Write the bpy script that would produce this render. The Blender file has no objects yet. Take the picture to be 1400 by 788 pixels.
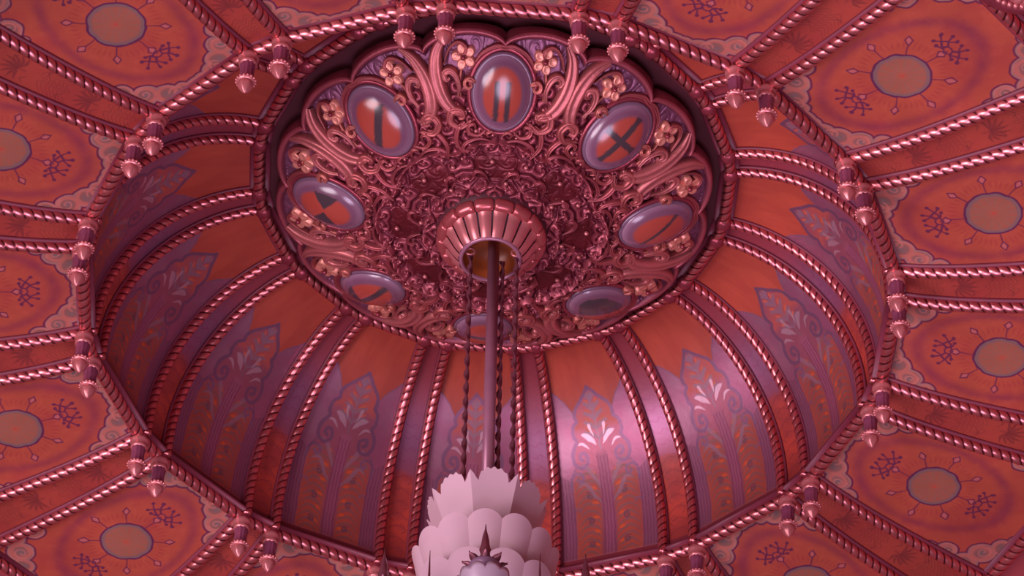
import bpy, math, random
import numpy as np
from mathutils import Matrix, Vector
random.seed(4); rng = np.random.default_rng(11)
C = bpy.context.scene.collection
S = 4.0            # metres per model unit (radius of the dome's mouth)
Z0 = 26.4          # height of the dome's mouth above the auditorium floor
PHI0 = math.radians(-99.797)
H = math.radians(11.25)

# ------------------------------------------------------------------ camera
pitch, yaw, roll, D, HH, FPX = 0.78525, 0.00899, 0.039538, 6.29681, 6.19263, 4933.6
cp, sp = math.cos(pitch), math.sin(pitch)
F = Vector((math.sin(yaw)*cp, math.cos(yaw)*cp, sp)); R0 = Vector((math.cos(yaw), -math.sin(yaw), 0)); U0 = R0.cross(F)
Rv = math.cos(roll)*R0 + math.sin(roll)*U0; Uv = -math.sin(roll)*R0 + math.cos(roll)*U0
camd = bpy.data.cameras.new('camera'); cam = bpy.data.objects.new('camera', camd); C.objects.link(cam)
camd.sensor_width = 36.0; camd.sensor_fit = 'HORIZONTAL'; camd.lens = FPX*36.0/1400.0
camd.clip_end = 500
m = Matrix((Rv, Uv, -F)).transposed().to_4x4(); m.translation = Vector((0, -D*S, Z0-HH*S)); cam.matrix_world = m
sc = bpy.context.scene; sc.camera = cam
sc.view_settings.view_transform = 'Standard'; sc.view_settings.look = 'None'
sc.view_settings.gamma = 1.0; sc.view_settings.use_curve_mapping = False
sc.view_settings.exposure = 0.05

# ------------------------------------------------------------------ world + lamps
w = bpy.data.worlds.new('world'); sc.world = w; w.use_nodes = True
bg = w.node_tree.nodes['Background']; bg.inputs[0].default_value = (1.0, 0.46, 0.54, 1); bg.inputs[1].default_value = 0.19

def lamp(name, loc, target, size, power, col, shape='DISK'):
    l = bpy.data.lights.new(name, 'AREA'); l.shape = shape; l.size = size; l.energy = power; l.color = col
    o = bpy.data.objects.new(name, l); C.objects.link(o); o.location = loc
    o.rotation_euler = (Vector(target)-Vector(loc)).to_track_quat('-Z', 'Y').to_euler(); return o
MOUTH = (0, 0, Z0+1.0)
lamp('balcony_floodlights', (-29, -23, Z0-25), MOUTH, 28.0, 17000, (1.0, 0.83, 0.95))
lamp('house_uplight', (1, -9, Z0-24), (0, 0, Z0), 13.0, 3000, (0.88, 0.70, 1.0))

# ------------------------------------------------------------------ materials
def srgb(c):
    c = np.asarray(c, float)/255.0
    return np.where(c <= 0.04045, c/12.92, ((c+0.055)/1.055)**2.4)
def rgba(c): return tuple(srgb(c))+(1.0,)
def mat(name, col=None, attr=None, rough=0.45, metal=0.0, coat=0.0, noise=0.0, nscale=6.0, bump=0.0, bscale=40.0, gloss_attr=None, trans=0.0, spec=0.5):
    m = bpy.data.materials.new(name); m.use_nodes = True; nt = m.node_tree; N = nt.nodes; L = nt.links
    b = N['Principled BSDF']; b.inputs['Roughness'].default_value = rough; b.inputs['Metallic'].default_value = metal
    b.inputs['Coat Weight'].default_value = coat; b.inputs['Coat Roughness'].default_value = 0.2
    b.inputs['Specular IOR Level'].default_value = spec
    b.inputs['Transmission Weight'].default_value = trans
    tc = N.new('ShaderNodeTexCoord')
    if attr:
        a = N.new('ShaderNodeAttribute'); a.attribute_name = attr; src = a.outputs['Color']
    else:
        a = N.new('ShaderNodeRGB'); a.outputs[0].default_value = rgba(col); src = a.outputs[0]
    if noise > 0:
        n = N.new('ShaderNodeTexNoise'); n.inputs['Scale'].default_value = nscale; n.inputs['Detail'].default_value = 6
        L.new(tc.outputs['Object'], n.inputs['Vector'])
        r = N.new('ShaderNodeMapRange'); r.inputs['From Min'].default_value = 0.3; r.inputs['From Max'].default_value = 0.7
        r.inputs['To Min'].default_value = 1-noise; r.inputs['To Max'].default_value = 1+noise
        L.new(n.outputs['Fac'], r.inputs['Value'])
        v = N.new('ShaderNodeVectorMath'); v.operation = 'SCALE'; L.new(src, v.inputs[0]); L.new(r.outputs[0], v.inputs['Scale']); src = v.outputs[0]
    L.new(src, b.inputs['Base Color'])
    if gloss_attr:
        g = N.new('ShaderNodeAttribute'); g.attribute_name = gloss_attr
        r2 = N.new('ShaderNodeMapRange'); r2.inputs['To Min'].default_value = rough; r2.inputs['To Max'].default_value = 0.42
        L.new(g.outputs['Fac'], r2.inputs['Value']); L.new(r2.outputs[0], b.inputs['Roughness'])
        r3 = N.new('ShaderNodeMath'); r3.operation = 'MULTIPLY'; r3.inputs[1].default_value = 0.75
        L.new(g.outputs['Fac'], r3.inputs[0]); L.new(r3.outputs[0], b.inputs['Metallic'])
    if bump > 0:
        n = N.new('ShaderNodeTexNoise'); n.inputs['Scale'].default_value = bscale; n.inputs['Detail'].default_value = 4
        L.new(tc.outputs['Object'], n.inputs['Vector'])
        bp = N.new('ShaderNodeBump'); bp.inputs['Strength'].default_value = bump; bp.inputs['Distance'].default_value = 0.02
        L.new(n.outputs['Fac'], bp.inputs['Height']); L.new(bp.outputs[0], b.inputs['Normal'])
    return m
M = {}
M['paint'] = mat('painted_plaster', attr='paint', rough=0.5, noise=0.10, nscale=1.6, gloss_attr='leafing', bump=0.10, bscale=14)
M['gilt'] = mat('copper_gilding', (150, 62, 76), rough=0.34, metal=0.6, noise=0.18, nscale=5, bump=0.12, bscale=30)
M['rope'] = mat('gilded_rope', attr='paint', rough=0.33, metal=0.95, noise=0.08, nscale=5)
M['gilt_bright'] = mat('bright_copper_gilding', (206, 122, 124), rough=0.32, metal=0.5, noise=0.12, nscale=6)
M['fillet'] = mat('plum_moulding_paint', (118, 44, 62), rough=0.5, noise=0.10, nscale=4)
M['dark'] = mat('maroon_plaster', (74, 22, 34), rough=0.6, noise=0.15, nscale=3)
M['drop'] = mat('plum_drop_paint', (150, 78, 108), rough=0.35, metal=0.35, noise=0.15, nscale=20)
M['carve'] = mat('gilded_carving', attr='paint', rough=0.40, metal=0.5, noise=0.16, nscale=4, bump=0.15, bscale=22)
M['cab'] = mat('painted_glass_boss', attr='paint', rough=0.2, coat=0.5, spec=0.6)
M['frost'] = mat('frosted_glass_shade', (214, 176, 188), rough=0.42, noise=0.05, nscale=2, coat=0.1)
M['silver'] = mat('silvered_metal', (206, 180, 198), rough=0.32, metal=0.5)
M['rod'] = mat('plum_lacquered_rod', (166, 108, 130), rough=0.35, metal=0.3, noise=0.1, nscale=3)
M['iron'] = mat('dark_bronze_cable', (140, 80, 94), rough=0.35, metal=0.5)
M['amber'] = mat('amber_lit_liner', (150, 72, 34), rough=0.4, noise=0.25, nscale=6)  # amber light inside the collar, put into the liner's base colour

# ------------------------------------------------------------------ mesh helpers
def make_mesh(name, V, faces, material, smooth=True, col=None, gloss=None):
    V = np.asarray(V, float)*S
    me = bpy.data.meshes.new(name); me.from_pydata(V.tolist(), [], faces if isinstance(faces, list) else faces.tolist())
    me.materials.append(material)
    if smooth: me.polygons.foreach_set('use_smooth', np.ones(len(me.polygons), bool))
    if col is not None:
        a = me.color_attributes.new('paint', 'FLOAT_COLOR', 'POINT')
        c = np.concatenate([srgb(np.clip(col, 0, 255)), np.ones((len(V), 1))], 1).astype(np.float32)
        a.data.foreach_set('color', c.ravel())
        if gloss is not None:
            g = me.attributes.new('leafing', 'FLOAT', 'POINT'); g.data.foreach_set('value', np.clip(gloss, 0, 1).astype(np.float32))
    me.update(); return me
def grid_faces(nu, nv, closed=False, off=0, flip=False):
    i = np.arange(nu-1)[:, None]; j = np.arange(nv if closed else nv-1)[None, :]
    j2 = (j+1) % nv
    a = i*nv+j; b = i*nv+j2; c = (i+1)*nv+j2; d = (i+1)*nv+j
    f = np.stack([a, b, c, d] if not flip else [d, c, b, a], -1).reshape(-1, 4)+off
    return f
def add(name, me, parent=None, loc=(0, 0, 0), rz=0.0):
    o = bpy.data.objects.new(name, me); C.objects.link(o); o.location = loc; o.rotation_euler = (0, 0, rz)
    if parent is not None: o.parent = parent
    return o
def thing(name, label, cat, loc=(0, 0, 0), group=None, me=None, rz=0.0):
    o = add(name, me, None, loc, rz); o['label'] = label; o['category'] = cat
    if group: o['group'] = group
    return o
def join(parts):
    V = []; Fc = []; n = 0
    for v, f in parts:
        v = np.asarray(v); V.append(v); Fc += [[a+n for a in q] for q in (f.tolist() if hasattr(f, 'tolist') else f)]; n += len(v)
    return np.concatenate(V), Fc
def frames(P):
    P = np.asarray(P, float); T = np.gradient(P, axis=0); T /= np.linalg.norm(T, axis=1)[:, None]
    s = np.r_[0, np.cumsum(np.linalg.norm(np.diff(P, axis=0), axis=1))]
    n = np.cross(T[0], [0.1, 0.2, 1]); n /= np.linalg.norm(n); Ns = []
    for t in T:
        n = n-t*(n@t); n /= np.linalg.norm(n); Ns.append(n)
    Ns = np.array(Ns); return P, T, Ns, np.cross(T, Ns), s
def resample(P, step):
    P = np.asarray(P, float); s = np.r_[0, np.cumsum(np.linalg.norm(np.diff(P, axis=0), axis=1))]
    n = max(3, int(s[-1]/step)); q = np.linspace(0, s[-1], n)
    return np.stack([np.interp(q, s, P[:, i]) for i in range(P.shape[1])], 1)
def rope(P, a=0.0135, bump=0.0235, sign=1, nr=18):
    P, T, N, B, s = frames(resample(P, bump/9.0)); th = np.linspace(0, 2*np.pi, nr, endpoint=False)
    pitch_ = bump*2
    ph = th[None, :]-sign*2*np.pi*s[:, None]/pitch_
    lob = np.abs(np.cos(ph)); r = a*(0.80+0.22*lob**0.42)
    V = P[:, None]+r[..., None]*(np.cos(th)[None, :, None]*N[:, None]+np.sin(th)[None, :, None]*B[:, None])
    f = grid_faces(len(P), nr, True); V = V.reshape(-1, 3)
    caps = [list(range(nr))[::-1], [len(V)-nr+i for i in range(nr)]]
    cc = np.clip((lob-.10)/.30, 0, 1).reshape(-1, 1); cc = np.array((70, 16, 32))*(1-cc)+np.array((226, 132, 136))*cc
    return V, f.tolist()+caps, cc
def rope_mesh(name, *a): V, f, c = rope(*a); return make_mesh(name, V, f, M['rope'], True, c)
def strip(P, w_, h_, up=(0, 0, -1)):
    """rectangular fillet swept along P, w wide, h thick; up = side facing the room"""
    P, T, N, B, s = frames(P); up = np.asarray(up, float)
    if up.ndim == 1: up = np.repeat(up[None], len(P), 0)
    L = np.cross(T, up); L /= np.linalg.norm(L, axis=1)[:, None]; Uu = np.cross(L, T)
    prof = [(-1, -1), (-1, .5), (-.8, 1), (.8, 1), (1, .5), (1, -1)]
    V = np.stack([P+L*(a*w_/2)+Uu*(b*h_/2) for a, b in prof], 1); f = grid_faces(len(P), 6, True)
    n = len(P)*6
    return V.reshape(-1, 3), f.tolist()+[[0, 1, 2, 3, 4, 5], [n-1, n-2, n-3, n-4, n-5, n-6]]
def lathe(prof, n, mod=None, cap=True):
    prof = np.asarray(prof, float); th = np.linspace(0, 2*np.pi, n, endpoint=False)
    r = prof[:, 0][:, None]*np.ones(n)[None]
    if mod is not None: r = r*mod(th[None, :], prof[:, 1][:, None])
    V = np.stack([r*np.cos(th), r*np.sin(th), prof[:, 1][:, None]*np.ones(n)[None]], -1).reshape(-1, 3)
    f = grid_faces(len(prof), n, True).tolist()
    if cap: f += [list(range(n))[::-1], [len(V)-n+i for i in range(n)]]
    return V, f
def ball(c, r, nu=6, nv=8, sq=(1, 1, 1)):
    ph = np.linspace(0.15, np.pi-.15, nu); prof = np.stack([np.sin(ph), np.cos(ph)], 1)
    v, f = lathe(prof, nv); return v*r*np.array(sq)+np.array(c), f

# ------------------------------------------------------------------ painting helpers (flat ornament)
def vnoise(x, y, sc_, seed=0):
    g = np.random.default_rng(seed).random((64, 64)); X = x*sc_; Y = y*sc_
    xi = np.floor(X).astype(int); yi = np.floor(Y).astype(int); fx = X-xi; fy = Y-yi; fx = fx*fx*(3-2*fx); fy = fy*fy*(3-2*fy)
    G = lambda a, b: g[a % 64, b % 64]
    return (G(xi, yi)*(1-fx)+G(xi+1, yi)*fx)*(1-fy)+(G(xi, yi+1)*(1-fx)+G(xi+1, yi+1)*fx)*fy
def fbm(x, y, sc_, seed=0): return (vnoise(x, y, sc_, seed)*.5+vnoise(x, y, sc_*2.1, seed+1)*.3+vnoise(x, y, sc_*4.3, seed+2)*.2)
class Paint:
    def __init__(s, x, y, base):
        s.x, s.y = x, y; s.c = np.ones((len(x), 3))*np.array(base, float); s.g = np.zeros(len(x))
    def mix(s, m_, col, gloss=None):
        m_ = np.clip(m_, 0, 1)[:, None]; s.c = s.c*(1-m_)+np.array(col, float)*m_
        if gloss is not None: s.g = s.g*(1-m_[:, 0])+gloss*m_[:, 0]
    def fill(s, d, col, soft=0.0015, gloss=None, amt=1.0): s.mix(amt*np.clip(0.5-d/soft, 0, 1), col, gloss)
    def line(s, d, w_, col, soft=0.0015, amt=1.0): s.fill(np.abs(d)-w_/2, col, soft, None, amt)
    def seg(s, pts, w_, col, amt=1.0, gloss=None, soft=0.0016, taper=False):
        pts = np.asarray(pts, float); lo = pts.min(0)-w_-.004; hi = pts.max(0)+w_+.004
        k = np.where((s.x > lo[0]) & (s.x < hi[0]) & (s.y > lo[1]) & (s.y < hi[1]))[0]
        if len(k) == 0: return
        X, Y = s.x[k], s.y[k]; d = np.full(len(k), 9.0); n = len(pts)-1
        for i in range(n):
            a, b = pts[i], pts[i+1]; e = b-a; q = np.clip(((X-a[0])*e[0]+(Y-a[1])*e[1])/(e@e+1e-12), 0, 1)
            ww = w_/2
            if taper:
                tt = (i+q)/n; ww = w_/2*np.sin(np.pi*np.clip(tt*.93+.04, 0, 1))
            d = np.minimum(d, np.hypot(X-a[0]-q*e[0], Y-a[1]-q*e[1])-ww)
        mm = amt*np.clip(0.5-d/soft, 0, 1); s.c[k] = s.c[k]*(1-mm[:, None])+np.array(col, float)*mm[:, None]
        if gloss is not None: s.g[k] = s.g[k]*(1-mm)+gloss*mm
    def seg2(s, pts, *a, **k):
        pts = np.asarray(pts, float); s.seg(pts, *a, **k); s.seg(pts*np.array([-1, 1]), *a, **k)
def curve(pts, n=24):
    """smooth Catmull-Rom through points"""
    P = np.asarray(pts, float); P = np.vstack([2*P[0]-P[1], P, 2*P[-1]-P[-2]]); out = []
    m_ = max(2, n//(len(P)-3))
    for i in range(1, len(P)-2):
        for t in np.linspace(0, 1, m_, endpoint=False):
            a, b, c, d = P[i-1], P[i], P[i+1], P[i+2]
            out.append(.5*((2*b)+(-a+c)*t+(2*a-5*b+4*c-d)*t*t+(-a+3*b-3*c+d)*t**3))
    out.append(P[-2]); return np.array(out)
def spiral(cx, cy, r0, r1, a0, turns, n=26):
    t = np.linspace(0, 1, n); a = a0+turns*2*np.pi*t; r = r0*(1-t)+r1*t
    return np.stack([cx+r*np.cos(a), cy+r*np.sin(a)], 1)
PUR = (98, 34, 66)

# ------------------------------------------------------------------ shapes of the vault
def l_out(r): return .049+.05*(r-1)
def z_out(r): return -.055*(1-np.exp(-(np.maximum(r, 1)-1)/.2))
T_ = np.linspace(0, np.pi/2, 260)
PR = np.r_[.99, .6+.39*np.cos(T_)]; PZ = np.r_[0, .05+.44*np.sin(T_)]
PS = np.r_[0, np.cumsum(np.hypot(np.diff(PR), np.diff(PZ)))]
def dome(s): return np.interp(s, PS, PR), np.interp(s, PS, PZ)
def l_in(r): return .031+(r-.6)/.38*.014
R_OUT = 1.575
AZ = {k: PHI0+math.radians(22.5)*(k-2) for k in range(1, 17)}

# ---- outer painted panel
def outer_panel():
    nr, nu = 330, 250
    r = np.linspace(1.0, R_OUT, nr)[:, None]*np.ones(nu)[None]; u = np.linspace(-1, 1, nu)[None]*np.ones(nr)[:, None]
    wd = r*math.sin(H)-l_out(r)*math.cos(H)+.002; X = r*math.cos(H)+l_out(r)*math.sin(H); Y = u*wd
    V = np.stack([X, Y, z_out(r)+.012], -1).reshape(-1, 3)
    x = Y.ravel(); y = X.ravel(); edge = (wd*(1-np.abs(u))).ravel()
    xx = x+(vnoise(x, y, 60, 5)-.5)*.004; yy = y+(vnoise(x, y, 60, 9)-.5)*.004
    p = Paint(xx, yy, (168, 72, 54)); n1 = fbm(x, y, 9, 1); n2 = fbm(x*3, y*3, 18, 3)
    p.mix(np.clip((n1-.45)*2.2, 0, .55), (156, 56, 54)); p.mix(np.clip((n2-.55)*2, 0, .3), (182, 84, 60))
    p.mix(np.clip(1-edge/.03, 0, 1)*.5, (164, 78, 82)); p.mix(np.clip(1-(y-1.0)/.05, 0, 1)*.5, (168, 80, 86))
    cy = 1.262; rr = np.hypot(xx, yy-cy); an = np.arctan2(xx, yy-cy)
    # soft plum halo
    e = np.hypot(xx/.140, (yy-cy)/.205); hn = fbm(x, y, 30, 12)
    p.mix(np.exp(-((e-1)/.10)**2)*(.2+.55*hn), (122, 44, 66))
    hatch = (np.sin(an*190+hn*4) > .2); p.mix(np.exp(-((e-1.0)/.07)**2)*hatch*.25, (116, 34, 70))
    p.mix(np.clip(1-np.abs(rr-.096)/.016, 0, 1)*(np.sin(an*48) > 0.1)*.35, (140, 44, 52))
    # roundel
    p.fill(rr-.066, (122, 90, 90)); p.fill(rr-.056, (156, 84, 64), .006)
    p.mix((rr < .054)*(rr > .016)*np.clip(np.sin(an*14)*.8, 0, 1)*.45, (128, 100, 82))
    p.mix((rr < .056)*fbm(x, y, 60, 4)*.4, (138, 92, 88)); p.fill(rr-.013, (158, 84, 66), .003); p.fill(rr-.004, (178, 66, 54), .003)
    p.line(rr-.0675, .0050, (88, 32, 70))
    for q in range(8):
        a = q*math.pi/4; dx, dy = math.sin(a), math.cos(a)
        P_ = lambda f, g: (f*dx+g*dy, cy+f*dy-g*dx)
        p.seg([P_(.068, 0), P_(.096, 0)], .0028, PUR)
        dm = [P_(.098, 0), P_(.112, .010), P_(.126, 0), P_(.112, -.010), P_(.098, 0)]
        p.seg([P_(.107, 0), P_(.117, 0)], .010, (176, 92, 92)); p.seg(dm, .0032, PUR)
        if q % 4 == 0:
            for sg in (1, -1):
                p.seg([P_(.118, 0), P_(.128, sg*.014)], .004, PUR)
                sq = [P_(.124, sg*.014), P_(.136, sg*.009), P_(.147, sg*.021), P_(.135, sg*.032), P_(.124, sg*.014)]
                p.seg(sq, .0052, PUR)
                p.seg([P_(.136, sg*.009), P_(.138, 0)], .004, PUR)
                for f0, g0, f1, g1 in ((.147, .021, .164, .027), (.135, .032, .146, .048), (.135, .032, .122, .043), (.147, .018, .163, .008), (.124, .014, .118, .028)):
                    p.seg([P_(f0, sg*g0), P_(f1, sg*g1)], .0042, PUR); p.seg([P_(f1, sg*g1), P_(f1+.001, sg*g1)], .0095, PUR)
    # clouds
    def clouds(discs, curls):
        d = np.full(len(x), 9.0); near = np.full(len(x), 9.0)
        for cx, c2, rd in discs:
            q = np.hypot(np.abs(xx)-cx, yy-c2); d = np.minimum(d, q-rd); near = np.minimum(near, q/rd)
        p.fill(d-.0005, (134, 88, 82)); inside = np.clip(.5-d/.0015, 0, 1)
        p.mix(inside*np.clip(np.sin(near*8+fbm(x, y, 14, 6)*5)*1.4, 0, 1)*.75, (186, 100, 88))
        p.mix(inside*np.clip(.35-near, 0, .35)*2.2, (104, 94, 98)); p.mix(inside*np.exp(-((d+.006)/.003)**2)*.5, (176, 124, 118))
        for cx, c2, r0, a0, tn in curls: p.seg2(spiral(cx, c2, r0, .003, a0, tn), (.0042), (190, 112, 102), .7)
        p.line(d, .0048, (98, 34, 66))
    clouds([(.012, .992, .030), (.050, .998, .034), (.085, 1.020, .036), (.120, 1.052, .036), (.150, 1.098, .026), (.176, 1.136, .018)],
           [(.062, 1.010, .018, 0.5, 1.3), (.122, 1.056, .020, 2.0, -1.3)])
    clouds([(.210, 1.475, .040), (.190, 1.412, .032), (.196, 1.366, .020), (.155, 1.497, .040), (.112, 1.532, .032), (.078, 1.550, .022)],
           [(.188, 1.414, .018, 1.0, 1.3), (.150, 1.500, .022, 3.0, -1.3)])
    return make_mesh('painted_panel', V, grid_faces(nr, nu), M['paint'], True, p.c, p.g)

def outer_band():
    nr, nu = 300, 44
    r = np.linspace(1.0, R_OUT, nr)[:, None]*np.ones(nu)[None]; u = np.linspace(-1, 1, nu)[None]*np.ones(nr)[:, None]
    wd = l_out(r)+.002; V = np.stack([r, u*wd, z_out(r)+.012], -1).reshape(-1, 3); x = (u*wd).ravel(); y = r.ravel()
    p = Paint(x, y, (156, 60, 48)); n1 = fbm(x, y, 12, 21); p.mix(np.clip((n1-.4)*2, 0, .6), (146, 48, 46))
    br = (104, 36, 38)
    for c0 in (1.15, 1.345):
        for q in range(9):
            a = -1.9+q*.475; tip = (.040*math.sin(a), c0+.042*math.cos(a)+.005)
            mid = (.022*math.sin(a+.2), c0+.022*math.cos(a+.2)); p.seg([(0, c0), mid, tip], .0075, br, .62, taper=True)
        p.seg([(0, c0-.02), (0, c0+.03)], .003, br, .7)
    for c0 in (1.065, 1.245, 1.44):
        for q in range(-3, 4):
            pts = curve([(-.038, c0+q*.011-.012), (-.012, c0+q*.011+.010), (0, c0+q*.011-.004), (.015, c0+q*.011+.012), (.036, c0+q*.011-.006)])
            p.seg(pts, .0026, br, .42)
    for q in range(12):
        c0 = 1.03+q*.047; s_ = 1 if q % 2 else -1
        p.seg(curve([(s_*.010, c0), (s_*.026, c0+.012), (s_*.036, c0+.002)]), .004, br, .55, taper=True)
    return make_mesh('painted_band', V, grid_faces(nr, nu), M['paint'], True, p.c, p.g)

def dome_xyz(s, u, kind):
    r, z = dome(s)
    if kind == 'panel':
        wd = r*math.sin(H)-l_in(r)*math.cos(H)+.002; X = r*math.cos(H)+l_in(r)*math.sin(H)
    else: wd = l_in(r)+.002; X = r
    return np.stack([X, u*wd, z], -1), u*wd
def dome_panel():
    ns, nu = 380, 150; st = PS[-1]
    s = np.linspace(0, st, ns)[:, None]*np.ones(nu)[None]; u = np.linspace(-1, 1, nu)[None]*np.ones(ns)[:, None]
    V, Y = dome_xyz(s, u, 'panel'); V = V.reshape(-1, 3); x = Y.ravel(); y = s.ravel()
    xx = x+(vnoise(x, y, 70, 5)-.5)*.003; yy = y+(vnoise(x, y, 70, 9)-.5)*.003; ax = np.abs(xx)
    n1 = fbm(x, y, 9, 31); n2 = fbm(x*2, y*.4, 16, 33)
    p = Paint(xx, yy, (158, 104, 126)); p.g[:] = .8; p.mix(np.clip((n1-.45)*2, 0, .5), (158, 76, 108))
    ORG = (170, 68, 50); LNE = (126, 84, 112); GRY = (142, 102, 118)
    # leaf outline half width as function of s
    os_ = np.array([-.1, .045, .27, .30, .335, .365, .385, .40, .425, .44, .455, .475, .505, .53, .6]); ox_ = np.array([.092, .092, .092, .086, .078, .074, .062, .067, .064, .053, .053, .046, .019, .0, -.2])
    ow = np.interp(yy, os_, ox_)
    # top orange ground
    bsh = np.where(ax > .055, .462+.098*np.clip((ax-.055)/.065, 0, 1)**.75, .535-.072*np.clip(ax/.055, 0, 1)**.9)
    p.fill(bsh-yy, ORG, .003, 0.0); top = np.clip((yy-bsh)/.003, 0, 1)
    p.mix(top*np.clip((n2-.4)*2, 0, .45), (152, 54, 44)); p.mix(top*np.clip((yy-.60)/.1, 0, 1)*.3, (146, 48, 44))
    p.line(np.where(ax > .05, bsh-yy, 1), .0055, LNE, .003, .9)
    # inside of the leaf
    ins = np.clip((ow-ax)/.003, 0, 1); p.mix(ins, (156, 86, 104), .7)
    up = ins*np.clip((yy-.41)/.02, 0, 1); p.mix(up*np.clip(n1*2.2-.75, 0, .8), (180, 78, 66), .2)
    low = ins*np.clip((.30-yy)/.04, 0, 1)*np.clip((ax-.018)/.006, 0, 1); p.mix(low*.85, (166, 70, 52), .15)
    p.mix(low*np.clip((n1-.5)*3, 0, .4), (142, 66, 66))
    for q in range(5):
        s0 = .385+q*.026; L_ = .040*(1-q/6.5)
        p.seg2(curve([(0, s0), (L_*.55, s0+.020), (L_, s0+.022)]), .0135, GRY, .85, gloss=.4, taper=True)
        p.seg2(curve([(L_*.35, s0+.022), (L_*.8, s0+.034)]), .006, (194, 84, 56), .9, gloss=0, taper=True)
    p.seg([(0, .36), (0, .515)], .0055, GRY, .9)
    # bright silvered leaves
    for (a, b, w_) in (((.010, .372), (.046, .404), .015), ((.030, .362), (.060, .378), .008), ((.014, .395), (.022, .43), .008)):
        mid = ((a[0]+b[0])/2+.002, (a[1]+b[1])/2+.009)
        p.seg2(curve([a, mid, b]), w_, (196, 158, 172), .85, gloss=.95, taper=True)
    # tongues beside the stem
    for q in range(12):
        s0 = .050+q*.0215; k = 1-.35*(q/12)
        p.seg2(curve([(.088, s0-.012), (.062, s0+.012), (.040*k, s0+.006), (.020, s0-.014)]), .0085, (134, 84, 84), .9, gloss=.35, taper=True)
        if q % 2: p.seg2([(.026, s0+.008), (.044, s0+.017)], .010, (204, 82, 44), .8, taper=True)
    for q in range(3): p.seg2(spiral(.050, .085+q*.075, .011, .002, 1, 1.2), .005, (96, 64, 84), .7)
    # pale upper foliage of the lower field
    p.seg2(curve([(.006, .24), (.03, .285), (.05, .318), (.075, .318)]), .012, GRY, .8, gloss=.4, taper=True)
    p.seg2(curve([(.006, .20), (.035, .235), (.055, .27), (.078, .262)]), .011, GRY, .8, gloss=.4, taper=True)
    # stem
    st_ = np.clip((.015-ax)/.002, 0, 1)*np.clip((.36-yy)/.02, 0, 1); p.mix(st_, (150, 82, 104), .4)
    for q in (.0045, .0135): p.mix(np.exp(-((ax-q)/.0016)**2)*(yy < .34)*.75, (118, 56, 86))
    # pilasters
    pil = (ax > .092)*(yy < .285+.02*np.clip((ax-.092)/.03, 0, 1)); p.mix(pil*.7, (142, 82, 104), .5)
    for q in (.094, .103, .112, .121, .130): p.mix(pil*np.exp(-((ax-q)/.0018)**2)*.6, (110, 58, 86))
    # outline strokes and scrolls
    lw = .0095
    p.seg2(curve([(0, .531), (.019, .507), (.046, .476), (.053, .456), (.052, .441), (.064, .427), (.067, .402), (.062, .387), (.075, .368), (.080, .342), (.070, .320), (.052, .316), (.040, .332), (.043, .350), (.056, .354), (.061, .342), (.053, .335)], 90), lw, LNE, .92, gloss=.8)
    p.seg2(curve([(.094, .262), (.093, .288), (.080, .302), (.064, .298), (.060, .284), (.068, .277), (.074, .285)], 40), lw*.85, LNE, .9)
    p.seg2(curve([(.094, .20), (.082, .205), (.075, .195)]), .005, LNE, .8)
    p.seg2(curve([(.073, .322), (.088, .300), (.094, .27)]), .005, LNE, .7)
    # dark foot rail
    p.mix(np.clip((.046-y)/.003, 0, 1), (118, 38, 50), 0.0); p.mix(np.exp(-((y-.047)/.0022)**2)*.6, (176, 104, 110)); p.mix(np.exp(-((y-.012)/.002)**2)*.5, (90, 26, 40))
    edge = (1-np.abs(u)).ravel(); p.mix((edge < .03)*.7, (196, 120, 134))
    o = make_mesh('dome_panel', V, grid_faces(ns, nu, flip=True), M['paint'], True, p.c, p.g); return o
def dome_band():
    ns, nu = 300, 36; s = np.linspace(0, PS[-1], ns)[:, None]*np.ones(nu)[None]; u = np.linspace(-1, 1, nu)[None]*np.ones(ns)[:, None]
    V, Y = dome_xyz(s, u, 'band'); x = Y.ravel(); y = s.ravel(); n1 = fbm(x, y, 14, 41)
    p = Paint(x, y, (142, 54, 66)); p.g[:] = .3
    mid = np.exp(-((y-.39)/.11)**2); p.mix(mid*.85, (150, 100, 134), .9)  # lavender sheen of reflected light painted across the band's middle
    low = np.clip((.29+(n1-.5)*.1-y)/.03, 0, 1); p.mix(low*.9, (176, 62, 48), .05)
    p.mix(low*np.clip((n1-.5)*3, 0, .5), (136, 48, 50)); br = (124, 44, 50)
    for q in range(7):
        c0 = .06+q*.036; s_ = 1 if q % 2 else -1
        p.seg(curve([(-s_*.026, c0), (0, c0+.016), (s_*.024, c0+.004), (s_*.014, c0-.008)]), .004, br, .55)
        p.seg(spiral(s_*.012, c0+.014, .012, .002, 0, 1.3*s_), .003, br, .5)
    for q in range(6):
        c0 = .33+q*.032; p.seg(curve([(-.02, c0), (-.006, c0+.008), (.004, c0-.002), (.02, c0+.006)]), .0024, (134, 58, 96), .5)
    p.mix(np.clip((.046-y)/.003, 0, 1), (118, 38, 50), 0)
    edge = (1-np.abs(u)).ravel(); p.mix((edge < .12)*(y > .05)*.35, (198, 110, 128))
    return make_mesh('dome_band', V.reshape(-1, 3), grid_faces(ns, nu, flip=True), M['paint'], True, p.c, p.g)

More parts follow.
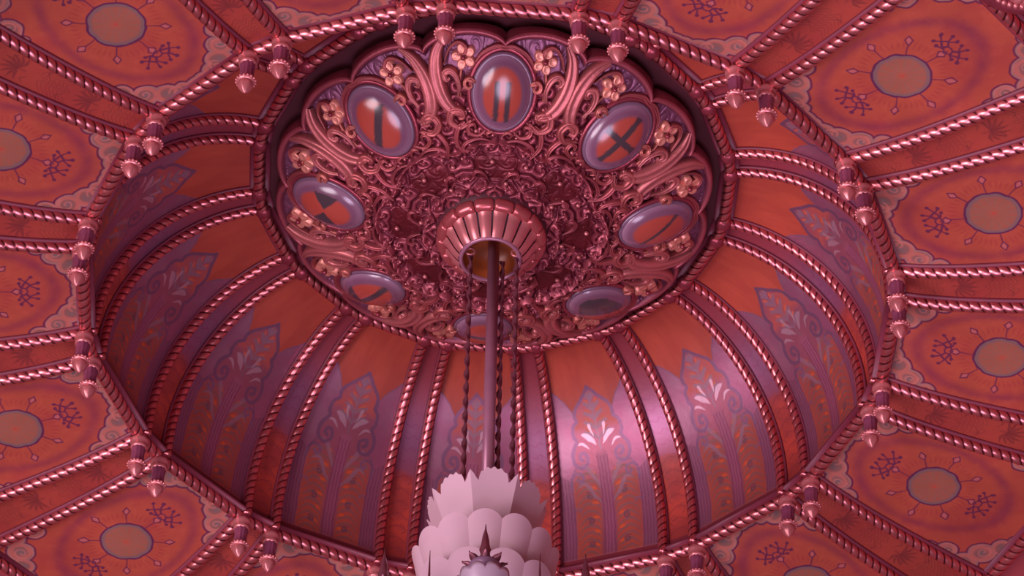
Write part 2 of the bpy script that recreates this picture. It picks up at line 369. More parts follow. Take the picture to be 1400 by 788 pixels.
# ================================================================== CEILING (setting)
base = (0, 0, Z0)
V, f = lathe([(1.0, .03), (1.58, -.01), (1.60, -.01), (1.60, .02), (1.0, .06)], 64, cap=False)
ceiling = add('ceiling', make_mesh('ceiling', V, f, M['dark']), None, base); ceiling['kind'] = 'structure'
me_p, me_b = outer_panel(), outer_band()
ro = np.linspace(1.0, R_OUT, 40)
def out_path(sg, dz=0.0): return np.stack([ro, sg*l_out(ro), z_out(ro)+dz], 1)
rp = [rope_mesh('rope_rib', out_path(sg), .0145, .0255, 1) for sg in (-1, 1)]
fl = [make_mesh('rib_fillet', *strip(out_path(sg, .0085), .040, .009), M['fillet']) for sg in (-1, 1)]
for k in range(1, 17):
    add('painted_panel', me_p, ceiling, rz=AZ[k]+H); add('painted_band', me_b, ceiling, rz=AZ[k])
    for q in (0, 1): add('rope_rib', rp[q], ceiling, rz=AZ[k]); add('rib_fillet', fl[q], ceiling, rz=AZ[k])
# flat and drooping cove beyond the outer rope
cv = [(1.575, -.035), (1.62, -.045), (1.70, -.075), (1.80, -.14), (1.90, -.24), (1.96, -.38), (1.97, -.55)]
V, f = lathe(cv, 96, cap=False); cove = add('trim_4', make_mesh('cove', V, [q[::-1] for q in f], mat('rose_plaster', (150, 58, 64), rough=.6, noise=.15, nscale=1.5)), None, base); cove['kind'] = 'structure'

# ---- rope rings: long sides across the panels, short ones across the bands
def ring_trim(name, r, lat, z, a, bump, fw, fz, kk=range(1, 17)):
    root = add(name, None, None, base); root['kind'] = 'structure'
    A = np.array([r*math.cos(H)+lat*math.sin(H), -(r*math.sin(H)-lat*math.cos(H)), z]); B = A*np.array([1, -1, 1])
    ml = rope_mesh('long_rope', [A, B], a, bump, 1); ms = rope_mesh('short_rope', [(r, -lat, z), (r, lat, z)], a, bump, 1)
    mf = make_mesh('fillet', *strip([A+[0, -.004, fz], B+[0, .004, fz]], fw, .010), M['fillet']); mfs = make_mesh('short_fillet', *strip([(r, -lat, z+fz), (r, lat, z+fz)], fw, .010), M['fillet'])
    kn = make_mesh('rope_knot', *join([lathe([(.004, .017), (.018, .013), (.021, .004), (.021, -.004), (.017, -.013), (.006, -.017)], 14, lambda t, z_: 1+.06*np.cos(7*t))]), M['gilt'])
    for k in kk:
        add('rope_length', ml, root, rz=AZ[k]+H); add('rope_length', ms, root, rz=AZ[k])
        add('fillet', mf, root, rz=AZ[k]+H); add('fillet', mfs, root, rz=AZ[k])
        for sg in (-1, 1):
            c, s_ = math.cos(AZ[k]), math.sin(AZ[k]); add('rope_knot', kn, root, loc=((r*c-sg*lat*s_)*S, (r*s_+sg*lat*c)*S, z*S), rz=AZ[k])
    return root
t1 = ring_trim('trim_1', .998, .046, 0.0, .0155, .0265, .050, .012)
t2 = ring_trim('trim_2', 1.575, .0777, -.052, .0155, .0265, .050, .012)
t3 = ring_trim('trim_3', .600, .032, .472, .0150, .0250, .052, .014)

# ================================================================== DOME
dm = thing('dome', 'deep sixteen-sided painted dome recessed inside the roped ceiling ring', 'dome', base)
th = np.linspace(0, 2*np.pi, 96, endpoint=False)
V, f = lathe(np.stack([np.r_[PR+.02, .42], np.r_[PZ+.02, .51]], 1)[::6], 96, cap=False); add('backing_shell', make_mesh('backing_shell', V, f, M['dark']), dm)
V, f = lathe([(.615, .488), (.56, .487), (.46, .487)], 96, cap=False); add('crown_soffit', make_mesh('crown_soffit', V, f, M['dark']), dm)
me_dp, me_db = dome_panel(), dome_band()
tt = np.linspace(0, np.pi/2, 90); dr = np.r_[.980, .6+.378*np.cos(tt)]; dz = np.r_[0.0, .05+.428*np.sin(tt)]
dn = np.stack([np.r_[-1, -np.cos(tt)], np.zeros(91), np.r_[0, -np.sin(tt)]], 1)
def in_path(sg, off=0.0): return np.stack([dr, sg*l_in(dr), dz], 1)-dn*off
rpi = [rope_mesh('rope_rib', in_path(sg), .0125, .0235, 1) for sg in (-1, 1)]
fli = [make_mesh('rib_fillet', *strip(in_path(sg, .008), .030, .007, dn), M['fillet']) for sg in (-1, 1)]
for k in range(1, 17):
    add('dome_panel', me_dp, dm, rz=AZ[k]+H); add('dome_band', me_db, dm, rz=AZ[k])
    for q in (0, 1): add('rope_rib', rpi[q], dm, rz=AZ[k]); add('rib_fillet', fli[q], dm, rz=AZ[k])

# ================================================================== HANGING DROPS (32)
clock = {1: 'eleven', 2: 'twenty to twelve', 3: 'twenty-five past twelve', 4: 'ten past one', 5: 'five to two', 6: 'twenty to three', 7: 'twenty-five past three', 8: 'ten past four', 9: 'five to five', 10: 'twenty to six', 11: 'twenty-five past six', 12: 'ten past seven', 13: 'five to eight', 14: 'twenty to nine', 15: 'twenty-five past nine', 16: 'ten past ten'}
flut = lambda t, z_: .92+.16*np.abs(np.cos(5*t))
mdc = make_mesh('collar', *lathe([(.012, .012), (.021, .008), (.0245, .002), (.0235, -.006), (.018, -.012), (.021, -.017), (.021, -.022), (.016, -.026)], 20), M['gilt_bright'])
mds = make_mesh('fluted_shaft', *lathe([(.0165, -.022), (.0175, -.028), (.0155, -.042), (.0155, -.060), (.0170, -.070), (.019, -.076)], 36, flut), M['drop'])
v1 = lathe([(.016, -.072), (.0215, -.075), (.0225, -.079), (.021, -.083), (.014, -.085)], 20)
bd = [ball((.0222*math.cos(a), .0222*math.sin(a), -.079), .0034) for a in np.linspace(0, 2*math.pi, 16, endpoint=False)]
mdb = make_mesh('beaded_ring', *join([v1]+bd), M['gilt_bright'])
mdt = make_mesh('bud_tip', *lathe([(.012, -.083), (.0165, -.087), (.0170, -.093), (.013, -.103), (.006, -.112), (.0015, -.117)], 24, lambda t, z_: 1+.10*np.abs(np.cos(3*t))), M['gilt_bright'])
for k in range(1, 17):
    pos = []
    for sg in (-1, 1):
        a = AZ[k]+sg*.0455; pos.append((math.cos(a), math.sin(a)))
    dxs = pos[1][0]-pos[0][0]; dys = pos[1][1]-pos[0][1]
    for q, sg in enumerate((-1, 1)):
        if abs(dxs) > abs(dys): word = ('left-hand' if (dxs > 0) == (q == 0) else 'right-hand')
        else: word = ('upper' if (dys > 0) == (q == 0) else 'lower')
        d = thing('hanging_drop', '%s gilded bud drop of the pair at %s on the ring' % (word, clock[k]), 'finial',
                  (pos[q][0]*S, pos[q][1]*S, Z0-.016*S), 'gilded bud drops hanging from the ring corners', rz=AZ[k])
        for n, me in (('collar', mdc), ('fluted_shaft', mds), ('beaded_ring', mdb), ('bud_tip', mdt)): add(n, me, d)

# ================================================================== MEDALLION
def zb(r): return .285+.548*np.asarray(r, float)**2
def bowl(X, Y, h=0.0):
    """sector plane point -> 3d on the bowl, raised h towards the room"""
    X = np.asarray(X, float); Y = np.asarray(Y, float); r = np.hypot(X, Y); sl = 1.096*r; nn = np.sqrt(1+sl*sl)
    nr, nz = sl/nn, -1/nn; h = np.asarray(h, float)
    return np.stack([X*(1+nr*h/np.maximum(r, 1e-6)), Y*(1+nr*h/np.maximum(r, 1e-6)), zb(r)+nz*h], -1)
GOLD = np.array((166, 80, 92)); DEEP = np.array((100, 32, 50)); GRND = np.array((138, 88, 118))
def relief():
    nr, na = 300, 300; R_IN, R_RIM = .115, .530
    t = np.linspace(0, 1, nr)[:, None]; a = np.linspace(-2*H, 2*H, na)[None]*np.ones(nr)[:, None]
    rim = R_RIM-.010+.032*np.abs(np.sin(a*8))**.55
    r = R_IN+(rim-R_IN)*t; X = r*np.cos(a); Y = r*np.sin(a); ya = np.abs(Y)
    g = np.random.default_rng(3); cs = []
    tries = 0
    while len(cs) < 40 and tries < 4000:
        tries += 1
        rr = math.sqrt(g.uniform(.13**2, .535**2)); aa = g.uniform(.01, 2*H-.01); q = (rr*math.cos(aa), rr*math.sin(aa))
        e = math.hypot((q[0]-.406)/.10, q[1]/.082)
        if e < 1: continue
        md = .036 if rr < .33 else .044
        if all((q[0]-c[0])**2+(q[1]-c[1])**2 > md**2 for c in cs): cs.append(q)
    d1 = np.full(X.shape, 9.0); d2 = d1.copy(); th_ = np.zeros_like(X); sg = np.zeros_like(X)
    for i, (cx, cy) in enumerate(cs):
        wx = X+.006*np.sin(ya*90+i); d = np.hypot(wx-cx, ya-cy); m1 = d < d1
        d2 = np.where(m1, d1, np.minimum(d2, d)); th_ = np.where(m1, np.arctan2(ya-cy, wx-cx), th_); sg = np.where(m1, 1 if i % 2 else -1, sg); d1 = np.where(m1, d, d1)
    ph = sg*th_+3.6*np.log(d1/.028+.35)
    curl = np.abs(np.cos(ph*1.0))**.7; vor = np.clip((d2-d1)/.008, 0, 1)
    boss = np.clip(1-d1/.0055, 0, 1)**.5
    h = (.012*curl*vor+.010*boss*vor)*np.clip((d1)/.004, .6, 1)+.004*(fbm(X.ravel(), ya.ravel(), 40, 8).reshape(X.shape))
    el = np.hypot((X-.406)/.092, Y/.074)
    outer = np.clip((r-.43)/.03, 0, 1)*np.clip((el-1.05)/.15, 0, 1); calm = outer*np.clip(1.2-np.abs(np.abs(a)-.24)/.10, 0, 1)
    calm = np.clip(outer*.95, 0, 1)*np.clip((fbm(X.ravel(), ya.ravel(), 14, 18).reshape(X.shape)-.36)*14, 0, 1)
    h = h*(1-.85*calm); h = h*np.clip((el-.9)/.12, 0, 1)
    # lobed ring of smooth shields around the collar
    rc = .262+.022*np.abs(np.cos(a*4)); lob = (r < rc)*(r > .15); smooth_ = lob*np.clip(np.cos(a*8)*2.5+1.2, 0, 1)*np.clip(2-np.abs(r-.215)/.022, 0, 1)
    h = h*(1-.85*np.clip(smooth_*1.6, 0, 1))+.006*smooth_
    ridge = np.exp(-((r-rc)/.0045)**2); h = h+.014*ridge
    h = h+.010*np.exp(-((r-.165)/.006)**2)*(.6+.4*np.abs(np.cos(a*24)))
    tl = t*np.ones_like(r); lip = np.clip((tl-.955)/.01, 0, 1); h = h*(1-lip)+lip*.020*np.sqrt(np.clip(1-((tl-.977)/.0235)**2, 0, 1))
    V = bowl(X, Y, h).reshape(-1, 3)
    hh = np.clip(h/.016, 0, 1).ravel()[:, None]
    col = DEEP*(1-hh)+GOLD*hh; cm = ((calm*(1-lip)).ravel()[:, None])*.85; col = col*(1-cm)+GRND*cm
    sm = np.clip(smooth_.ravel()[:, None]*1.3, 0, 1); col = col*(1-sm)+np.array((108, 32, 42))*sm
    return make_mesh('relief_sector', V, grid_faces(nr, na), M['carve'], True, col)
def leaf_sweep(pts, wmax, hgt, lift=.004, col=(196, 102, 92), groove=True, w0=.35, w1=.15):
    """tapered carved leaf or scroll following pts (X,Y in the sector plane)"""
    P = np.asarray(pts, float); n = len(P); T = np.gradient(P, axis=0); T /= np.linalg.norm(T, axis=1)[:, None]+1e-9; Nn = np.stack([-T[:, 1], T[:, 0]], 1)
    t = np.linspace(0, 1, n); w_ = wmax*(np.sin(np.pi*np.clip(t*.82+.12, 0, 1))**.8*(1-0)+0); w_ = np.maximum(w_, wmax*(w0*(1-t)+w1*t))
    q = np.linspace(-1, 1, 9); prof = np.sqrt(np.clip(1-q*q, 0, 1))
    if groove: prof = prof*(1-.35*np.exp(-(q/.25)**2))
    X = P[:, 0][:, None]+Nn[:, 0][:, None]*w_[:, None]/2*q; Y = P[:, 1][:, None]+Nn[:, 1][:, None]*w_[:, None]/2*q
    h = lift-.004*(prof == 0)*0+hgt*prof[None]*(.45+.55*(w_/wmax))[:, None]
    h[:, 0] = -.002; h[:, -1] = -.002
    V = bowl(X, Y, h).reshape(-1, 3); c = np.ones((len(V), 3))*np.array(col)
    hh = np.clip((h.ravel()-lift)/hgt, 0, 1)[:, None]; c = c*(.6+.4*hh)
    return V, grid_faces(n, 9), c
def leaf_mesh(name, parts):
    V, f = join([(a, b) for a, b, c in parts]); return make_mesh(name, V, f, M['carve'], True, np.concatenate([c for a, b, c in parts]))
med = thing('ceiling_medallion', 'huge gilded carved medallion with oval shield bosses at the dome crown', 'medallion', base)
V, f = lathe([(.03, .275), (.10, .300), (.12, .297)], 48, cap=False); 
mr = relief()
# rim skirt closing the bowl to the soffit
a_ = np.linspace(0, 2*np.pi, 320, endpoint=False)+AZ[2]+H
rimr = .520+.032*np.abs(np.sin((a_-AZ[2]-H)*8))**.55
rows = []
for dr_, zz in ((.004, None), (.006, .455), (-.01, .475), (-.05, .488)):
    rr_ = rimr+dr_; rows.append(np.stack([rr_*np.cos(a_), rr_*np.sin(a_), (zb(rr_)-.012) if zz is None else np.full_like(rr_, zz)], 1))
add('rim', make_mesh('rim', np.concatenate(rows), grid_faces(4, 320, True), M['gilt']), med)
# cartouches
SE = (.070, .088)
def cab(kind):
    nr, na = 26, 56; t = np.linspace(0.0, 1, nr)[:, None]; a = np.linspace(0, 2*np.pi, na, endpoint=False)[None]
    y = SE[0]*t*np.sin(a); x = SE[1]*t*np.cos(a); h = .010+.034*np.sqrt(np.clip(1-(t*.985)**2, 0, 1))*np.ones_like(a)
    V = bowl(.406+x, y, h).reshape(-1, 3); X = x.ravel(); Y = y.ravel(); e = np.hypot(X/SE[1], Y/SE[0])
    p = Paint(Y, X, (150, 112, 134)); p.fill(e-.88, (122, 78, 102), .14); p.fill(np.hypot(X/.062, Y/.045)-1, (172, 70, 58), .12)
    e2 = np.hypot(X/.064, Y/.047); dk = (70, 54, 62)
    msk = (e2 < 1)
    if kind == 'two': d = np.maximum(np.abs(np.abs(Y)-.013)-.0060, X-.032)  # bars stop short, imitating glare that washes out their outer ends
    elif kind == 'one': d = np.maximum(np.abs(Y*.74-X*.67-.002)-.0095, X-.035)  # outer end of the bar left out as if lost in glare
    elif kind == 'cross': d = np.minimum(np.abs(X), np.abs(Y))-.0075
    elif kind == 'stripe': d = np.abs(Y*.75+.66*X)-.0048
    elif kind == 'half': d = .72*X+.69*Y-.012
    elif kind == 'saltire': d = np.abs(X)*1.15+.004-np.abs(Y)*.9
    elif kind == 'band': d = np.minimum(np.abs(X*.2+Y*.98+.004)-.008, .030-X*.9-Y*.2)
    else: d = np.abs(X)-.008
    p.mix(msk*np.clip(.5-d/.002, 0, 1), dk)
    f = grid_faces(nr, na, True); return make_mesh('glass_boss', V, f, M['cab'], True, p.c)
aa = np.linspace(0, 2*np.pi, 65)[:-1]
def oval_tube(sx, sy, r_, lift, grow=1.0):
    b = np.linspace(0, 2*np.pi, 10, endpoint=False); rows = []
    for q in aa:
        cx, cy = .406+sx*math.cos(q), sy*math.sin(q); nx, ny = math.cos(q)/sx, math.sin(q)/sy; L_ = math.hypot(nx, ny); nx /= L_; ny /= L_
        rows.append(bowl(cx+nx*r_*np.cos(b), cy+ny*r_*np.cos(b), lift+r_*grow*np.sin(b)))
    V = np.concatenate(rows); f = grid_faces(64, 10, True).tolist()
    f += [[63*10+j, 63*10+(j+1) % 10, (j+1) % 10, j] for j in range(10)]; return V, f
mfr = make_mesh('cartouche_frame', *oval_tube(.086, .069, .0065, .014), mat('lilac_glass_rim', (124, 92, 114), rough=.35, metal=.2, coat=.3))
V, f = oval_tube(.098, .080, .0060, .012); mfo = make_mesh('outer_moulding', V, f, M['gilt'])
clasp = leaf_mesh('clasp', [leaf_sweep(spiral(.420, .080, .016, .004, -1.2, 1.1, 18), .012, .022, .010, (214, 120, 110)), leaf_sweep([(.425, .066), (.43, .078), (.428, .090)], .010, .024, .010, (214, 120, 110))])
clasp2 = leaf_mesh('clasp', [leaf_sweep(spiral(.420, -.080, .016, .004, 1.2, -1.1, 18), .012, .022, .010, (214, 120, 110)), leaf_sweep([(.425, -.066), (.43, -.078), (.428, -.090)], .010, .024, .010, (214, 120, 110))])
hood = leaf_mesh('hood_scroll', [leaf_sweep(curve([(.455, .078), (.490, .055), (.508, .022), (.506, 0), (.508, -.022), (.490, -.055), (.455, -.078)], 40), .016, .018, .004, (178, 84, 88))])
def flower_mesh(cx, cy, rot):
    parts = []
    for q in range(5):
        a = rot+q*2*math.pi/5; px, py = cx+.0180*math.cos(a), cy+.0180*math.sin(a)
        t = np.linspace(0, 1, 5)[:, None]; b = np.linspace(0, 2*np.pi, 12, endpoint=False)[None]
        dx, dy = .0150*t*np.cos(b), .0125*t*np.sin(b); X = px+dx*math.cos(a)-dy*math.sin(a); Y = py+dx*math.sin(a)+dy*math.cos(a)
        h = .017+.004*t**2+.0*b; h[-1] = -.002; V = bowl(X, Y, h).reshape(-1, 3)
        parts.append((V, grid_faces(5, 12, True), np.ones((60, 3))*np.array((228, 148, 130))))
    return leaf_mesh('flower', parts)
def mir(pts): return np.asarray(pts)*np.array([1, -1])
defs = {
 'lyre_leaf': (curve([(.352, .082), (.352, .108), (.368, .132), (.400, .152), (.440, .164), (.480, .164), (.512, .150)], 40), .044, .026, (208, 114, 114)),
 'hooked_leaf': (curve([(.385, .106), (.410, .104), (.434, .114), (.444, .130), (.434, .142), (.422, .136), (.427, .127)], 34), .022, .022, (204, 110, 110)),
 'rim_scroll': (curve([(.455, .145), (.490, .135), (.508, .115), (.500, .095), (.484, .098), (.484, .112), (.494, .114)], 34), .012, .018, (176, 84, 84)),
 'shell_scroll': (curve([(.335, .070), (.315, .092), (.325, .118), (.350, .118), (.355, .098), (.342, .090), (.336, .100)], 34), .025, .024, (196, 98, 98)),
 'small_scroll': (curve([(.318, .030), (.300, .050), (.305, .072), (.322, .075), (.326, .062), (.316, .058)], 28), .014, .020, (180, 84, 88)),
 'inner_leaf': (curve([(.285, .010), (.292, .045), (.280, .075), (.262, .085), (.256, .074), (.264, .068)], 28), .013, .018, (168, 76, 84)),
 'crossing_leaf': (curve([(.245, .078), (.275, .100), (.310, .100), (.330, .085)], 24), .016, .020, (182, 84, 90)),
 'collar_leaf': (curve([(.175, .014), (.200, .030), (.205, .048), (.193, .055), (.186, .046)], 24), .012, .016, (162, 70, 80)),
 'under_scroll': (curve([(.300, .005), (.312, .018), (.306, .030), (.297, .026)], 20), .010, .018, (190, 96, 98)),
}
lm = {}
for n, (pts, w_, h_, c_) in defs.items():
    lm[n] = [leaf_mesh(n, [leaf_sweep(pts, w_, h_, .006, c_)]), leaf_mesh(n, [leaf_sweep(mir(pts)[::-1], w_, h_, .006, c_, w0=.15, w1=.35)])]
flw = [flower_mesh(.478, .098, .4), flower_mesh(.478, -.098, -.4)]
v_, f_ = ball((0, 0, 0), .0065); flc = []
for sy in (1, -1):
    c3 = bowl(.478, sy*.098, .026); flc.append(make_mesh('flower_centre', v_+c3, f_, M['gilt']))
stem_m = [leaf_mesh('flower_stem', [leaf_sweep(q, .009, .014, .004, (206, 112, 98))]) for q in (curve([(.380, .098), (.420, .104), (.465, .100)], 16), mir(curve([(.380, .098), (.420, .104), (.465, .100)], 16)))]
gr = np.random.default_rng(5); beads = []
for i in range(16):
    r_ = math.sqrt(gr.uniform(.15**2, .40**2)); a = gr.uniform(-2*H, 2*H); x, y = r_*math.cos(a), r_*math.sin(a)
    if math.hypot((x-.406)/.1, y/.085) < 1: continue
    beads.append(ball(bowl(x, y, .014), gr.uniform(.003, .0065)))
mbd = make_mesh('berries', *join(beads), M['gilt_bright'])
kinds = ['two', 'cross', 'stripe', 'half', 'plain', 'band', 'saltire', 'one']
klab = {'two': 'lilac glass oval with two dark upright bars on orange', 'cross': 'lilac glass oval with a dark diagonal cross on orange', 'stripe': 'lilac glass oval with one thin dark stripe on orange',
        'half': 'lilac glass oval, half dark and half orange', 'plain': 'glass oval behind the chandelier rod', 'band': 'glass oval with dark bands crossing an orange field', 'saltire': 'glass oval with broad dark diagonals over orange', 'one': 'lilac glass oval with one broad dark bar on orange'}
for j in range(8):
    rz = AZ[2]+H+j*math.pi/4
    add('relief_sector', mr, med, rz=rz)
    fr = add('cartouche', mfr, med, rz=rz); fr['label'] = klab[kinds[j]]
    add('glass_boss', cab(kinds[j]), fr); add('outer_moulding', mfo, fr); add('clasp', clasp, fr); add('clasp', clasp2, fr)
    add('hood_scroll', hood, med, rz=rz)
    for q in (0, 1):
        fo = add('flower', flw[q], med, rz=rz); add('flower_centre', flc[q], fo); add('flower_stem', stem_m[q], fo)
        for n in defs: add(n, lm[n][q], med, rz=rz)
    b_ = add('berries', mbd, med, rz=rz); b_['kind'] = 'stuff'

# ================================================================== COLLAR (ceiling rose)
col = thing('ceiling_rose', 'ribbed gilded collar at the medallion centre that the chandelier rod hangs through', 'ceiling rose', base)
th = np.linspace(-math.pi/16*.93, math.pi/16*.93, 11); b = np.linspace(0, 2*np.pi, 14, endpoint=False)
V = np.array([[((.122+.017*math.cos(q)*(1-.16*(abs(t)/.181)**6))*math.cos(t)), ((.122+.017*math.cos(q)*(1-.16*(abs(t)/.181)**6))*math.sin(t)), .270+.020*math.sin(q)*(1-.16*(abs(t)/.181)**6)] for t in th for q in b])
mroll = make_mesh('roll_segment', V, grid_faces(11, 14, True).tolist()+[list(range(14))[::-1], [10*14+i for i in range(14)]], mat('copper_roll', (190, 94, 98), rough=.28, metal=.6))
th = np.linspace(-math.pi/18*.86, math.pi/18*.86, 7); tt = np.linspace(0, 1, 12)
V = []
for u in tt:
    r_ = .112-.036*u**.8; z_ = .258-.058*u**1.2-.010*math.sin(u*math.pi)
    for q, t in enumerate(th):
        bul = .008*math.cos(t/(math.pi/18)*math.pi/2)**.6*(1-.5*u); V.append(((r_+bul)*math.cos(t), (r_+bul)*math.sin(t), z_-bul*.6))
mflu = make_mesh('flute', V, grid_faces(12, 7), M['gilt_bright'])
for q in range(16): add('roll_segment', mroll, col, rz=q*math.pi/8+AZ[2])
for q in range(18): add('flute', mflu, col, rz=AZ[2]+q*math.pi/9)
V, f = lathe([(.145, .300), (.142, .283), (.120, .262), (.112, .262), (.078, .205)], 64, cap=False); add('backing_ring', make_mesh('backing_ring', V, f, M['dark']), col)
V, f = lathe([(.078, .207), (.076, .199), (.070, .197), (.0685, .203), (.0685, .235), (.05, .262), (.004, .268)], 64, cap=False); add('cup_liner', make_mesh('cup_liner', V, f, M['amber']), col)
V, f = lathe([(.078, .206), (.0785, .198), (.073, .193), (.068, .197), (.069, .206)], 64, cap=False); add('mouth_rim', make_mesh('mouth_rim', V, f, M['rod']), col)

# ================================================================== CHANDELIER
CX, CY = .0105, 0.0
ch = thing('chandelier', 'pale tiered glass petal chandelier on a long plum rod below the medallion', 'chandelier', (CX*S, CY*S, Z0)); ch.rotation_euler = (0, -.0125, 0)
add('rod', make_mesh('rod', *lathe([(.0145, .262), (.0145, -.62)], 20), M['rod']), ch)
def ribbon(x0, y0, z0, z1, w_, turns):
    n = 220; z = np.linspace(z0, z1, n); a = turns*2*np.pi*np.linspace(0, 1, n); V = []
    for i in range(n):
        c, s_ = math.cos(a[i]), math.sin(a[i])
        for px, py in ((-1, -.3), (1, -.3), (1, .3), (-1, .3)): V.append((x0+(px*c-py*s_)*w_/2, y0+(px*s_+py*c)*w_/2, z[i]))
    return V, grid_faces(n, 4, True).tolist()+[[0, 1, 2, 3], [4*n-1, 4*n-2, 4*n-3, 4*n-4]]
eye = []
b = np.linspace(0, 2*np.pi, 16, endpoint=False); c_ = np.linspace(0, 2*np.pi, 8, endpoint=False)
EV = np.array([[(.011+.0035*math.cos(q))*math.cos(t), .0035*math.sin(q), (.011+.0035*math.cos(q))*math.sin(t)] for t in b for q in c_])
EF = grid_faces(16, 8, True).tolist()+[[15*8+j, 15*8+(j+1) % 8, (j+1) % 8, j] for j in range(8)]
for x0, y0 in ((-.058, -.012), (.056, -.012), (.022, .006)):
    cbl = add('twisted_cable', make_mesh('twisted_cable', *ribbon(x0, y0, .20, -.62, .0135, 9), M['iron']), ch)
    if abs(x0) > .04: add('eye_ring', make_mesh('eye_ring', EV+np.array([x0, y0, .213]), EF, M['gilt_bright']), cbl)
def pane(r0, z0, r1, z1, n, style, thick=.003, w0=1.0, w1=1.0):
    """one flaring pane of an n-sided tier, facing +X; style shapes its top edge"""
    nu, nv = 31, 15; h0 = r0*math.tan(math.pi/n)*w0; h1 = r1*math.tan(math.pi/n)*w1; V = []
    for side in (0, 1):
        for i in range(nv):
            for j in range(nu):
                u = -1+2*j/(nu-1); t = i/(nv-1)
                if style == 'crown': top = .80+.16*max(0, 1-(u/.62)**2)**.5+.12*max(0, (abs(u)-.80)/.2)**1.2-.05*math.exp(-((abs(u)-.66)/.07)**2)+.018*math.cos(u*22)
                else: top = .70+.30*max(0, 1-(u*.98)**2)**.45
                tt_ = t*top; r_ = r0+(r1-r0)*tt_-side*thick+.006*math.sin(math.pi*tt_)*(1 if style != 'crown' else 0); z_ = z0+(z1-z0)*tt_
                wd = h0+(h1-h0)*min(1, tt_)
                cv_ = 0 if style == 'crown' else -.012*u*u
                V.append((r_+cv_, u*wd, z_))
    a = nu*nv; f = grid_faces(nv, nu).tolist()+[[q+a for q in g[::-1]] for g in grid_faces(nv, nu).tolist()]
    e = [j for j in range(nu)]+[i*nu+nu-1 for i in range(1, nv)]+[(nv-1)*nu+j for j in range(nu-2, -1, -1)]+[i*nu for i in range(nv-2, 0, -1)]
    for i in range(len(e)): p_, q_ = e[i], e[(i+1) % len(e)]; f.append([q_, p_, p_+a, q_+a])
    return V, f
def tier(name, args, n, off):
    me = make_mesh(name, *pane(*args), M['frost'], smooth=False)
    for q in range(n): add(name, me, ch, rz=math.radians(-90+off)+q*2*math.pi/n)
tier('flared_pane', (.088, -.765, .140, -.615, 8, 'crown'), 8, 5.5)
tier('petal_pane', (.120, -.930, .170, -.775, 13, 'petal', .003, .95, 1.14), 13, -2)
tier('petal_pane', (.120, -1.06, .180, -.895, 12, 'petal', .003, .95, 1.14), 12, 15)
V, f = lathe([(.0145, -.60), (.03, -.64), (.06, -.70), (.080, -.77), (.085, -.90), (.10, -.92), (.10, -1.06), (.13, -1.10), (.13, -1.2), (.06, -1.30), (.01, -1.36)], 32); add('core', make_mesh('core', V, f, M['silver']), ch)
# arms carrying scalloped cups with spikes
def cup_mesh():
    nu, nv = 64, 10; V = []
    for side in (0, 1):
        for i in range(nv):
            t = i/(nv-1)
            for j in range(nu):
                a = 2*math.pi*j/nu; top = .82+.18*abs(math.cos(a*5))**.5; tt_ = t*top
                r_ = (.016+.044*tt_**.6)-side*.003; V.append((r_*math.cos(a), r_*math.sin(a), -.085+.080*tt_))
    A = nu*nv; g = grid_faces(nv, nu, True).tolist(); f = g+[[q+A for q in x[::-1]] for x in g]
    for j in range(nu): j2 = (j+1) % nu; b_ = (nv-1)*nu; f.append([b_+j, b_+j2, b_+j2+A, b_+j+A])
    return V, f
mcup = make_mesh('scalloped_cup', *cup_mesh(), M['silver'])
def star():
    parts = []
    for q in range(8):
        a = q*math.pi/4; e = np.array([math.cos(a), math.sin(a), 0]); t = np.array([-math.sin(a), math.cos(a), 0]); V = []
        for i in range(8):
            s_ = i/7; w_ = .011*math.sin(math.pi*(.15+.85*s_)) if s_ < 1 else 0.0005; c0 = e*(.020+.030*s_)+np.array([0, 0, .022+.016*s_**2+.006*math.sin(s_*math.pi)])
            V += [c0-t*w_, c0+np.array([0, 0, .004]), c0+t*w_, c0-np.array([0, 0, .003])]
        parts.append((np.array(V), grid_faces(8, 4, True)))
    return join(parts)
mstar = make_mesh('leaf_crown', *star(), M['iron'])
mdisc = make_mesh('drip_pan', *lathe([(.006, -.080), (.006, -.010), (.020, .004), (.032, .016), (.037, .024), (.034, .030), (.008, .036)], 32), mat('mauve_pan', (150, 112, 142), rough=.4, metal=.3))
mspike = make_mesh('spike', *lathe([(.006, .030), (.010, .038), (.007, .046), (.0105, .062), (.0115, .075), (.009, .095), (.0055, .115), (.002, .135), (.0006, .15)], 16, lambda t, z_: 1+.18*np.cos(4*t+z_*160)), M['iron'])
mthin = make_mesh('thin_spike', *lathe([(.004, .03), (.0045, .06), (.003, .12), (.0006, .20)], 10), M['iron'])
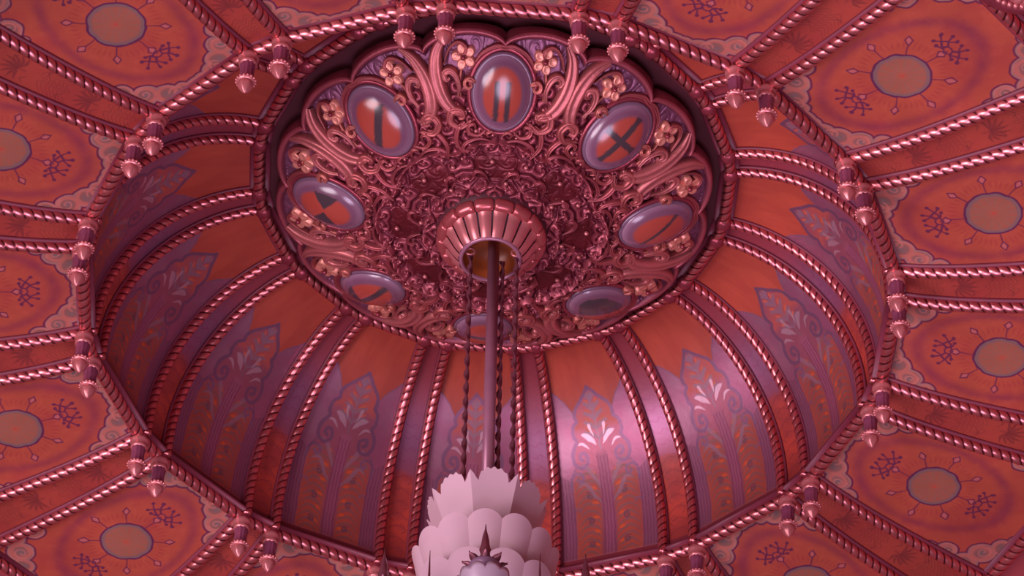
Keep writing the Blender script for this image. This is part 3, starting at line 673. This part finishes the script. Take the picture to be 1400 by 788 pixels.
for q in range(16):
    low = q % 2; a = math.radians(-91+q*22.5); rr_ = .315; zz = -1.10 if not low else -1.21
    e = np.array([math.cos(a), math.sin(a)])
    arm_p = curve([(.10*e[0], .10*e[1], -1.16-.05*low), (.20*e[0], .20*e[1], -1.28), (.30*e[0], .30*e[1], -1.26-.04*low), (rr_*e[0], rr_*e[1], zz-.05)], 24)
    arm = add('arm', rope_mesh('arm', arm_p, .008, .02, 1, 10), ch)
    cp_ = add('scalloped_cup', mcup, ch, loc=(rr_*e[0]*S, rr_*e[1]*S, zz*S))
    add('drip_pan', mdisc, cp_)
    if not low: add('leaf_crown', mstar, cp_); add('spike', mspike, cp_)
    else: add('spike', mthin, cp_)

# ================================================================== CORNER BOSSES
def corner_boss(px, py, z, label):
    d = F+(px-700)/FPX*Rv-(py-394)/FPX*Uv; cw = Vector((0, -D, -HH)); P = cw+d*((z-cw.z)/d.z)
    o = thing('carved_boss', label, 'boss', (P.x*S, P.y*S, Z0+z*S), 'carved bosses on the outer ceiling')
    add('moulded_ring', make_mesh('moulded_ring', *lathe([(.085, .10), (.125, .095), (.138, .075), (.130, .055), (.112, .050), (.104, .058), (.096, .045), (.080, .040), (.07, .06)], 72, cap=False), M['gilt']), o)
    add('bowl', make_mesh('bowl', *lathe([(.090, .075), (.080, .035), (.055, .010), (.02, .0)], 48), M['drop']), o)
    t = np.linspace(0, 1, 14); V = []
    for u in t:
        w_ = .015*math.sin(math.pi*(.12+.8*u)); c0 = np.array([.085-.055*u, 0, .055-.055*u-.018*math.sin(u*3.1)])
        for qq in (-1, -.5, 0, .5, 1): V.append(c0+np.array([0, qq*w_, -.010*(1-qq*qq)*math.sin(math.pi*(.1+.85*u))]))
    ml = make_mesh('carved_leaf', V, grid_faces(14, 5), M['gilt_bright'])
    for q in range(16): add('carved_leaf', ml, o, rz=q*math.pi/8)
    add('bead_ring', make_mesh('bead_ring', *join([ball((.098*math.cos(q), .098*math.sin(q), .046), .0075) for q in np.linspace(0, 2*math.pi, 44, endpoint=False)]), M['gilt_bright']), o)
    return o
corner_boss(1408, -20, -.20, 'carved dark boss cut off by the top right picture corner')
corner_boss(-62, -40, -.20, 'carved dark boss beyond the top left picture corner')
